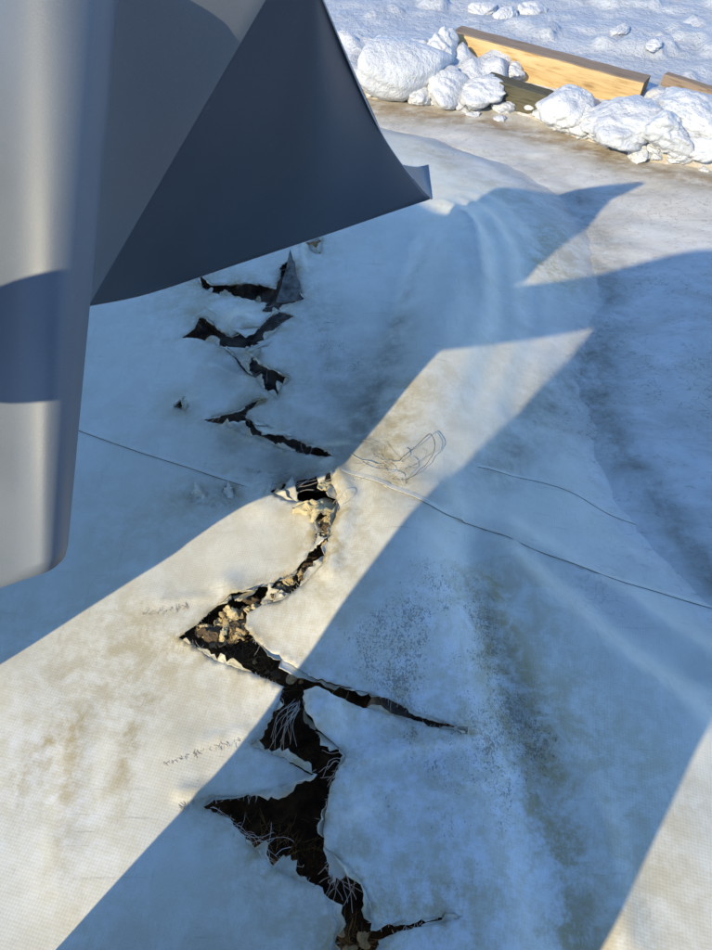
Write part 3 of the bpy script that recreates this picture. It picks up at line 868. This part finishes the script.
def chunk_mesh(seed, n=11):
    """a torn, crumpled wad of insulation: a ragged sheet folded on itself"""
    g = np.linspace(-1, 1, n)
    X, Y = np.meshgrid(g, g)
    k = seed * 7.3
    r = np.hypot(X, Y)
    ang = np.arctan2(Y, X)
    lim = 0.62 + 0.5 * vnoise(np.cos(ang) * 1.6 + k, np.sin(ang) * 1.6 + 9, 161)
    f = np.minimum(1.0, lim / np.maximum(r, 1e-6))
    X2, Y2 = X * f, Y * f
    Z = 1.25 * (fbm(X * 1.5 + k, Y * 1.5, 163 + seed, 2) - 0.5) + 1.1 * np.abs(fbm(X * 2.6 + k, Y * 2.6 + 3, 165 + seed, 2) - 0.5) - 0.35 * r * r
    X2 = X2 + 0.7 * (fbm(X * 2.2, Y * 2.2 + k, 167, 2) - 0.5); Y2 = Y2 + 0.7 * (fbm(X * 2.2 + 4, Y * 2.2 + k, 169, 2) - 0.5)
    V = np.stack([X2.ravel(), Y2.ravel(), Z.ravel()], 1)
    low = V.copy(); low[:, 2] -= 0.28
    F = []
    m = n * n
    for a in range(n - 1):
        for b in range(n - 1):
            q = a * n + b
            F.append((q, q + 1, q + n + 1, q + n)); F.append((m + q, m + q + n, m + q + n + 1, m + q + 1))
    rim = [b for b in range(n)] + [a * n + n - 1 for a in range(1, n)] + [(n - 1) * n + b for b in range(n - 2, -1, -1)] + [a * n for a in range(n - 2, 0, -1)]
    for a, b in zip(rim, rim[1:] + rim[:1]):
        F.append((a, a + m, b + m, b))
    me = bpy.data.meshes.new('insulation_chunk'); me.from_pydata([tuple(v) for v in np.concatenate([V, low])], [], F); me.update()
    me.polygons.foreach_set('use_smooth', [seed % 2 == 0] * len(me.polygons))
    me.materials.append((MAT_FOAM, MAT_FOAMPALE, MAT_FOAM, MAT_FOAMPALE, MAT_BROWN, MAT_BROWN)[seed % 6])
    return me
CH = [chunk_mesh(k) for k in range(6)] + [chunk_mesh(9, 26)]
rc = random.Random(77)
def chunk(px, py, size, label, group=None, dz=-0.012, k=None, sq=0.6):
    q = cz(px, py, dz)
    o = bpy.data.objects.new('insulation_chunk', CH[rc.randrange(6) if k is None else k]); COL.objects.link(o)
    o.location = q
    o.scale = (size * rc.uniform(0.8, 1.2), size * rc.uniform(0.6, 1.0), size * sq)
    o.rotation_euler = (rc.uniform(-.6, .6), rc.uniform(-.6, .6), rc.uniform(0, 6.28))
    return tag(o, label, 'insulation', group)
chunk(320, 505, 0.062, 'largest pale yellow insulation lump in the upper bend of the rip', k=6, sq=0.45, dz=0.0)
chunk(327, 486, 0.022, 'small pale insulation scrap on top of the largest yellow lump', k=3, sq=0.4, dz=0.004)
chunk(314, 520, 0.022, 'creased yellow insulation scrap below the largest lump', k=1, sq=0.4, dz=-0.006)
for i in range(70):
    t = rc.random()
    px = 196 + 66 * t + rc.uniform(-8, 8); py = 640 - 34 * t + rc.uniform(-14, 14)
    chunk(px, py, rc.uniform(0.007, 0.020), 'crumbled yellow insulation bit in the left corner of the rip', 'insulation bits in the left corner of the rip', dz=rc.uniform(-0.024, -0.002))
for i in range(26):
    t = rc.random()
    chunk(262 + 46 * t + rc.uniform(-5, 5), 602 - 34 * t + rc.uniform(-5, 5), rc.uniform(0.008, 0.017), 'insulation crumb in the narrow middle of the rip', 'insulation crumbs in the middle of the rip', dz=rc.uniform(-0.018, -0.002))
for i in range(12):
    t = rc.random()
    chunk(321 + 8 * t + rc.uniform(-5, 5), 520 + 26 * t + rc.uniform(-5, 5), rc.uniform(0.007, 0.016), 'insulation crumb below the largest yellow lump', 'insulation crumbs under the large lump', dz=rc.uniform(-0.014, -0.001))
for i in range(12):
    chunk(rc.uniform(250, 300), rc.uniform(648, 672), rc.uniform(0.005, 0.012), 'insulation crumb where the rip turns down', 'insulation crumbs where the rip turns', dz=rc.uniform(-0.05, -0.02))
for i in range(10):
    chunk(rc.uniform(335, 368), rc.uniform(925, 960), rc.uniform(0.006, 0.014), 'brown insulation crumb at the bottom photo edge', 'insulation crumbs at the bottom photo edge', dz=rc.uniform(-0.06, -0.03), k=1)

# ------------------------------------------------------------------ loose yarns and frayed edges
rt = random.Random(21)
def strand(p, d, L, sag=0.0, wob=0.25, n=9):
    """wandering strand from p in direction d"""
    p = np.array(p, float); d = np.array(d, float); d /= np.linalg.norm(d) + 1e-9
    out = [p.copy()]
    curl = np.array((rt.gauss(0, wob), rt.gauss(0, wob), rt.gauss(0, wob * 0.5)))
    for i in range(n):
        d = d + curl * 0.35 + np.array((rt.gauss(0, wob * 0.35), rt.gauss(0, wob * 0.35), rt.gauss(0, wob * 0.25))) + np.array((0, 0, -sag))
        d /= np.linalg.norm(d)
        p = p + d * L / n
        out.append(p.copy())
    return out
fray = []
edge_z = cover_z(hall[:, 0], hall[:, 1]) + 0.022 * (fbm(hall[:, 0] * 7.5, hall[:, 1] * 7.5, 101, 2) - 0.40)
dens_all = 2.6 * sstep(0.42, 0.85, vnoise(hall[:, 0] * 22, hall[:, 1] * 22, 171)) + 0.12
ei = -1
for hi, hpts in enumerate(holes):
    n = len(hpts)
    area = sum(hpts[i][0] * hpts[(i + 1) % n][1] - hpts[(i + 1) % n][0] * hpts[i][1] for i in range(n))
    for i in range(n):
        p = hpts[i]; t = hpts[(i + 1) % n] - hpts[i - 1]
        nr = np.array((-t[1], t[0])) * (1 if area > 0 else -1); nr /= np.linalg.norm(nr) + 1e-9
        ei += 1
        dens = dens_all[ei]
        for k in range(int(dens + rt.random())):
            d = np.array((nr[0], nr[1], rt.gauss(0.1, 0.35))) + np.array((rt.gauss(0, 0.8), rt.gauss(0, 0.8), 0))
            L = abs(rt.gauss(0.002, 0.004)) + 0.0015
            if rt.random() < 0.10: L *= 4.0
            fray.append(strand((p[0], p[1], edge_z[ei]), d, L, 0.05, 0.3, 4))
for pl, cnt in (([(143, 615), (165, 611), (188, 607)], 46), ([(163, 763), (200, 752), (242, 741)], 60), ([(180, 808), (198, 803), (216, 797)], 60), ([(188, 500), (212, 506), (238, 503)], 46), ([(245, 470), (290, 474), (330, 466)], 60)):
    pc = catmull([np.array(cz(a, b, 0.0012)) for a, b in pl], 30)
    for k in range(cnt):
        p = pc[rt.randrange(len(pc))]; t = pc[-1] - pc[0]; t = t / np.linalg.norm(t)
        d = np.array((-t[1], t[0], 0.15)) * rt.choice((-1, 1)) + t * rt.gauss(0, 0.8); d[2] = abs(d[2])
        fray.append(strand(p, d, rt.uniform(0.004, 0.013), 0.06, 0.3, 4))
V, F = tubes(fray, 0.00036, 3)
fr = mesh_obj('frayed_edge', V, F, MAT_THREAD, cover)
fr['kind'] = 'stuff'

def thread(pxs, dzs, r=0.0007, mat=None, world_pts=False):
    q = to_cover(pxs)
    pts3 = list(np.column_stack([q, cover_z(q[:, 0], q[:, 1]) + np.array(dzs)]))
    c = catmull(pts3, 10)
    o1, o2, o3 = rt.uniform(0, 9), rt.uniform(0, 9), rt.uniform(0, 9)
    c = [p + 0.0020 * np.array((math.sin(k * 0.33 + o1) + 0.3 * math.sin(k * 0.7 + o2), math.sin(k * 0.37 + o2) + 0.3 * math.sin(k * 0.8 + o3), 0.5 * math.sin(k * 0.4 + o3))) * min(1, k / 4) for k, p in enumerate(c)]
    V, F = tubes([c], r * 0.8, 5)
    return mesh_obj('loose_thread', V, F, mat or MAT_THREAD, cover)
# the wiry tangle on the seam
thread([(398, 463), (416, 448), (430, 438), (434, 448), (430, 462), (418, 474), (405, 480)], [.003, .010, .015, .016, .013, .007, .003], 0.0009, MAT_GRIME)
thread([(405, 470), (420, 462), (432, 455), (433, 440), (424, 440)], [.002, .006, .010, .013, .010], 0.0006, MAT_GRIME)
thread([(352, 466), (366, 464), (376, 458), (384, 463), (396, 465), (404, 460), (402, 450)], [.003, .008, .01, .008, .012, .015, .008])
thread([(360, 461), (372, 470), (388, 474), (398, 480), (404, 486), (408, 472), (406, 462)], [.003, .006, .01, .012, .006, .014, .01])
thread([(372, 455), (380, 468), (384, 476), (392, 472), (382, 462)], [.003, .012, .008, .012, .006])
thread([(350, 455), (362, 460), (374, 465), (388, 464), (402, 463)], [.002, .003, .004, .004, .004], 0.0011)
for i in range(6):
    c0 = (rt.uniform(364, 406), rt.uniform(452, 482))
    l = [c0]
    for k in range(5): l.append((l[-1][0] + rt.gauss(0, 9), l[-1][1] + rt.gauss(0, 6)))
    thread(l, [.003] + [abs(rt.gauss(.008, .006)) + .002 for _ in range(5)], 0.0004)
# small loop beside the yellow lump
thread([(333, 505), (341, 495), (347, 500), (341, 508), (337, 511)], [.004, .014, .016, .008, .003], 0.0006)
# broom of yarns hanging into the dark hole
for i in range(12):
    a = (rt.uniform(294, 302), rt.uniform(700, 712)); e = (rt.uniform(262, 296), rt.uniform(722, 752))
    m_ = ((a[0] * 0.6 + e[0] * 0.4) - 5 + rt.gauss(0, 3), (a[1] * 0.5 + e[1] * 0.5) + rt.gauss(0, 3))
    thread([a, m_, e], [0.006, -0.004, -0.035 + rt.gauss(0, 0.01)], 0.0006)
for i in range(9):
    a = (rt.uniform(336, 346), rt.uniform(750, 768)); e = (a[0] - rt.uniform(3, 28), a[1] + rt.uniform(-14, 22))
    thread([a, ((a[0] + e[0]) / 2 + rt.gauss(0, 4), (a[1] + e[1]) / 2 + rt.gauss(0, 4)), e], [0.006, -0.002, -0.02], 0.0006)
for i in range(18):
    a = (rt.uniform(205, 290), 0); a = (a[0], 803 + (a[0] - 205) * 0.75 + rt.gauss(0, 4))
    e = (a[0] + rt.uniform(4, 46), a[1] + rt.uniform(-22, 24))
    thread([a, ((a[0] + e[0]) / 2 + rt.gauss(0, 7), (a[1] + e[1]) / 2 + rt.gauss(0, 7)), e], [0.0, -0.015 + rt.gauss(0, .008), -0.03 + rt.gauss(0, 0.012)], 0.0006)
for i in range(18):
    a = (rt.uniform(328, 350), rt.uniform(852, 880)); e = (a[0] + rt.uniform(-22, 24), a[1] + rt.uniform(0, 50))
    thread([a, ((a[0] + e[0]) / 2 + rt.gauss(0, 6), (a[1] + e[1]) / 2 + rt.gauss(0, 6)), e], [0.0, -0.01, -0.018 + rt.gauss(0, 0.01)], 0.0006)
for i in range(10):
    a = (rt.uniform(262, 300), rt.uniform(478, 496)); e = (a[0] + rt.uniform(20, 50), a[1] - rt.uniform(2, 18))
    thread([a, ((a[0] + e[0]) / 2 + rt.gauss(0, 4), (a[1] + e[1]) / 2 + rt.gauss(0, 3)), e], [-0.004, 0.004, 0.003], 0.0006)
# fibres in the debris
lines = []; starts = []
for i in range(900):
    zone = rt.choice([(225, 630, 40, 26), (225, 630, 40, 26), (290, 590, 26, 16), (322, 515, 12, 30), (255, 655, 40, 14), (350, 940, 22, 22), (300, 485, 28, 8), (270, 820, 50, 25)])
    a = (rt.gauss(zone[0], zone[2] * 0.6), rt.gauss(zone[1], zone[3] * 0.6))
    starts.append(a)
starts = to_cover(starts); sz = bed_z(starts[:, 0], starts[:, 1])
for q, z0 in zip(starts, sz):
    lines.append(strand((q[0], q[1], z0 + 0.002), (rt.gauss(0, 1), rt.gauss(0, 1), abs(rt.gauss(0.2, 0.3))), rt.uniform(0.02, 0.055), 0.03, 0.3, 5))
V, F = tubes(lines, 0.0006, 3)
fb = mesh_obj('loose_fibre', V, F, MAT_STRAW)
tag(fb, 'tangled brown fibres among the debris in the rip', 'fibre', kind='stuff')

# ------------------------------------------------------------------ the dark grey vinyl sheet held up over the cover
NR = 40
# rolled part's lower edge, set in the sun plane so its shadow runs straight
_a = np.array(cover_pt(0, 668)); _b = np.array(cover_pt(262, 492))
_n = np.cross(_b - _a, np.array((math.sin(SUN_AZ), math.cos(SUN_AZ), -SUN_TAN)))
def PL(px, py, k=1.0):
    d = ray(px, py) * SU
    t = np.dot(_n, _a - np.array((0, 0, H))) / np.dot(_n, d)
    return P(px, py, t * k)
def column(*pts3):
    """points from the lower edge to the upper edge, resampled to NR rows"""
    if len(pts3) == 2:
        a, b = pts3
        return [a + (b - a) * i / (NR - 1) for i in range(NR)]
    c = np.array(catmull(list(pts3), 30))
    s = np.concatenate([[0], np.cumsum(np.linalg.norm(np.diff(c, axis=0), axis=1))]); s /= s[-1]
    u = np.linspace(0, 1, NR)
    return [np.array([np.interp(q, s, c[:, k]) for k in range(3)]) for q in u]
W = lambda *a: np.array(a, float) * SU
cols = [
    column(W(-2.7, 0.5, 0.0), W(-2.4, 0.95, 1.5)),  # unseen left end, extended to block the sun from under the sheet
    column(W(-1.85, 0.25, 0.0), W(-1.60, 0.85, 1.46)),
    column(W(-1.3, 0.30, 0.02), W(-1.18, 0.76, 1.36)),
    column(PL(-230, 725), W(-0.98, 0.86, 1.30)),
    column(PL(-110, 652), P(-115, -5, 1.10)),
    column(PL(-60, 618), P(-60, -24, 1.03)),
    column(P(-20, 596, 1.245), P(-20, -30, 0.988)),
    column(P(20, 581, 1.198), P(20, -32, 0.952)),
    column(P(44, 573, 1.182), P(60, -32, 0.948)),
    column(P(58, 564, 1.198), P(92, -32, 0.965)),
    column(P(66, 551, 1.235), P(116, -32, 1.005)),
    column(P(68, 522, 1.29), P(121, -32, 1.04)),
    column(P(62, 430, 1.45), P(120, -30, 1.065)),
    column(P(72, 345, 1.56), P(136, -28, 1.075)),
    column(P(88, 306, 1.62), P(279, -24, 1.135)),
    column(P(150, 293, 1.80), P(300, -20, 1.17)),
    column(P(240, 263, 2.0), P(308, -16, 1.19)),
    column(P(330, 233, 2.17), P(314, -12, 1.21)),
    column(P(388, 213, 2.27), P(372, 130, 1.90), P(350, 72, 1.58), P(317, -10, 1.22)),
    column(P(430, 199, 2.36), P(414, 180, 2.27), P(400, 162, 2.15), P(383, 136, 1.97), P(364, 97, 1.72), P(344, 50, 1.46), P(320, -8, 1.225)),
]
grid = []
SUBS = 6
for r in range(NR):      # the crease is a sharp fold: spline each side of it separately
    grid.append(catmull([c[r] for c in cols[:15]], SUBS)[:-1] + catmull([c[r] for c in cols[14:]], SUBS))
nc = len(grid[0])
V = [p for row in grid for p in row]
F = [(r * nc + c, r * nc + c + 1, (r + 1) * nc + c + 1, (r + 1) * nc + c) for r in range(NR - 1) for c in range(nc - 1)]
sheet = mesh_obj('vinyl_sheet', V, F, [MAT_SHEET, MAT_SHEET_SHADED])
sheet.data.polygons.foreach_set('material_index', [1 if c >= 14 * SUBS else 0 for r in range(NR - 1) for c in range(nc - 1)])  # past the crease: the copy with shade in its colour
so = sheet.modifiers.new('thickness', 'SOLIDIFY'); so.thickness = 0.002; so.offset = 0
tag(sheet, 'dark grey vinyl sheet hanging curled over the torn cover', 'sheet')
# the corner that curls back
inner = catmull([P(402, 165, 2.17), P(411, 177, 2.25), P(420, 188, 2.31), P(431, 199, 2.36)], 6)
mid = catmull([P(417, 167, 2.40), P(422, 182, 2.40), P(427, 192, 2.385), P(431.5, 199.5, 2.37)], 6)
outer = catmull([P(428, 165, 2.46), P(429.5, 178, 2.45), P(431, 189, 2.42), P(432, 199, 2.38)], 6)
rows = []
for a, b, c in zip(inner, mid, outer):
    rows.append(catmull([a, b, c], 5))
nc = len(rows[0])
V = [p for r_ in rows for p in r_]
F = [(r_ * nc + c, r_ * nc + c + 1, (r_ + 1) * nc + c + 1, (r_ + 1) * nc + c) for r_ in range(len(rows) - 1) for c in range(nc - 1)]
curl = mesh_obj('curled_corner', V, F, MAT_SHEET, sheet)  # lighter vinyl colour stands in for sky light on the curl
so = curl.modifiers.new('thickness', 'SOLIDIFY'); so.thickness = 0.0022; so.offset = 0
# the pale core showing along the cut edges
MAT_CORE = mat_plain('vinyl_core', (0.42, 0.45, 0.50), (0.34, 0.37, 0.42), 60, 0.6, 0.0)
lastc = [g[-1] for g in grid]
V, F = tubes([lastc[4:]], 0.0016, 6); mesh_obj('cut_edge', V, F, MAT_CORE, sheet)
V, F = tubes([[p + np.array((0, 0, -0.0006)) for p in grid[0][14 * SUBS:]]], 0.0011, 6); mesh_obj('cut_edge', V, F, MAT_CORE, sheet)
V, F = tubes([[r_[-1] for r_ in rows]], 0.0026, 6); mesh_obj('cut_edge', V, F, MAT_CORE, sheet)
V, F = tubes([rows[0]], 0.0014, 6); mesh_obj('cut_edge', V, F, MAT_CORE, sheet)

# ------------------------------------------------------------------ the person who stands behind, one arm out to the sheet
def person():
    zc = lambda X, Y: float(cover_z(np.array([X]), np.array([Y]))[0])
    bx, by = -0.33, -0.25
    J = {}
    J['pelvis'] = (bx, by, 0.92); J['waist'] = (bx, by + 0.02, 1.10); J['chest'] = (bx - 0.01, by + 0.05, 1.32); J['neck'] = (bx, by + 0.08, 1.50)
    J['head0'] = (bx + 0.01, by + 0.11, 1.58); J['head1'] = (bx + 0.01, by + 0.13, 1.68); J['head2'] = (bx + 0.01, by + 0.12, 1.78)
    J['shL'] = (-0.56, -0.02, 1.452); J['elL'] = (-0.707, 0.225, 1.123); J['wrL'] = (-0.79, 0.46, 0.90); J['haL'] = (-0.80, 0.54, 0.85)
    J['shR'] = (bx + 0.21, by + 0.06, 1.42); J['elR'] = (bx + 0.34, by + 0.03, 1.17); J['wrR'] = (bx + 0.36, by + 0.17, 1.26); J['haR'] = (bx + 0.35, by + 0.215, 1.30)
    for s, sx in (('L', -1), ('R', 1)):
        fx, fy = bx + sx * 0.16, by - 0.03
        g = zc(fx, fy + 0.05)
        J['hip' + s] = (bx + sx * 0.10, by, 0.88); J['kn' + s] = (bx + sx * 0.14, by + 0.03, 0.50); J['an' + s] = (fx, fy, g + 0.09)
        J['to' + s] = (fx + sx * 0.02, fy + 0.17, g + 0.05)
    R = dict(pelvis=.165, waist=.165, chest=.185, neck=.07, head0=.075, head1=.098, head2=.075, shL=.115, elL=.10, wrL=.085, haL=.07, shR=.10, elR=.075, wrR=.055, haR=.04,
             hipL=.105, knL=.08, anL=.062, toL=.05, hipR=.105, knR=.08, anR=.062, toR=.05)
    E = [('pelvis', 'waist'), ('waist', 'chest'), ('chest', 'neck'), ('neck', 'head0'), ('head0', 'head1'), ('head1', 'head2'),
         ('chest', 'shL'), ('shL', 'elL'), ('elL', 'wrL'), ('wrL', 'haL'), ('chest', 'shR'), ('shR', 'elR'), ('elR', 'wrR'), ('wrR', 'haR'),
         ('pelvis', 'hipL'), ('hipL', 'knL'), ('knL', 'anL'), ('anL', 'toL'), ('pelvis', 'hipR'), ('hipR', 'knR'), ('knR', 'anR'), ('anR', 'toR')]
    names = list(J); idx = {n: i for i, n in enumerate(names)}
    me = bpy.data.meshes.new('person')
    me.from_pydata([J[n] for n in names], [(idx[a], idx[b]) for a, b in E], [])
    me.materials.append(MAT_JACKET)
    o = bpy.data.objects.new('person', me); COL.objects.link(o)
    sk = o.modifiers.new('skin', 'SKIN')
    lay = me.skin_vertices[0] if me.skin_vertices else None
    if lay is None:
        bm = bmesh.new(); bm.from_mesh(me); bm.verts.layers.skin.verify(); bm.to_mesh(me); bm.free(); lay = me.skin_vertices[0]
    for i, n in enumerate(names):
        lay.data[i].radius = (R[n], R[n] * (0.75 if n in ('pelvis', 'waist', 'chest') else 1))
        lay.data[i].use_root = (n == 'pelvis')
    ss = o.modifiers.new('smooth', 'SUBSURF'); ss.levels = 2; ss.render_levels = 2
    tag(o, 'person in dark winter clothes behind the camera, casting the wide shadow', 'person')
    # long padded coat, added to fill out the cast shadow, wider on its left
    th = np.linspace(0, 2 * math.pi, 40, endpoint=False)
    V = []; F = []
    ax, ay = math.cos(SUN_AZ), -math.sin(SUN_AZ)
    for k, (zz, hw, dp, ext) in enumerate([(0.10, 0.33, 0.22, 0), (0.35, 0.325, 0.21, 0.02), (0.62, 0.32, 0.205, 0.12), (0.85, 0.315, 0.20, 0.25), (1.17, 0.315, 0.20, 0.45), (1.40, 0.27, 0.18, 0.7), (1.50, 0.12, 0.12, 0.1)]):
        for i, t in enumerate(th):
            w = 1 + 0.05 * (float(vnoise(math.cos(t) * 3 + 5, math.sin(t) * 3 + zz * 3, 9)) - 0.5)
            u, v = hw * math.cos(t) * w, dp * math.sin(t) * w
            if math.cos(t) < 0: u *= 1 + ext
            V.append((bx + u * ax - v * ay * 0 + v * math.sin(SUN_AZ), by + 0.03 + u * ay + v * math.cos(SUN_AZ), zz))
    for k in range(6):
        for i in range(40):
            F.append((k * 40 + i, k * 40 + (i + 1) % 40, (k + 1) * 40 + (i + 1) % 40, (k + 1) * 40 + i))
    mesh_obj('coat', V, F, MAT_JACKET, o)
    # fingers closed over the sheet edge / the phone
    for hand, s in (('haL', -1), ('haR', 1)):
        h = np.array(J[hand]); wv = np.array(J['wr' + hand[-1]]); d = h - wv; d /= np.linalg.norm(d)
        side = np.cross(d, (0, 0, 1)); side /= np.linalg.norm(side)
        ls = []
        for k in range(4):
            b0 = h + side * (k - 1.5) * 0.020
            L = (0.07, 0.08, 0.075, 0.06)[k]
            ls.append(catmull([b0, b0 + d * L * 0.5 + np.array((0, 0, 0.004)), b0 + d * L * 0.75 + np.array((0, 0, -0.02)), b0 + d * L * 0.65 + np.array((0, 0, -0.04))], 4))
        ls.append(catmull([h - side * s * 0.03 - d * 0.03, h - side * s * 0.055 + d * 0.01, h - side * s * 0.05 + d * 0.04], 4))
        if hand == 'haR':
            ls = [[p + np.array((0, -0.06, -0.03)) for p in l] for l in ls]
        V, F = tubes(ls, 0.0095, 8)
        mesh_obj('glove_fingers', V, F, MAT_JACKET, o)
    return o
person()
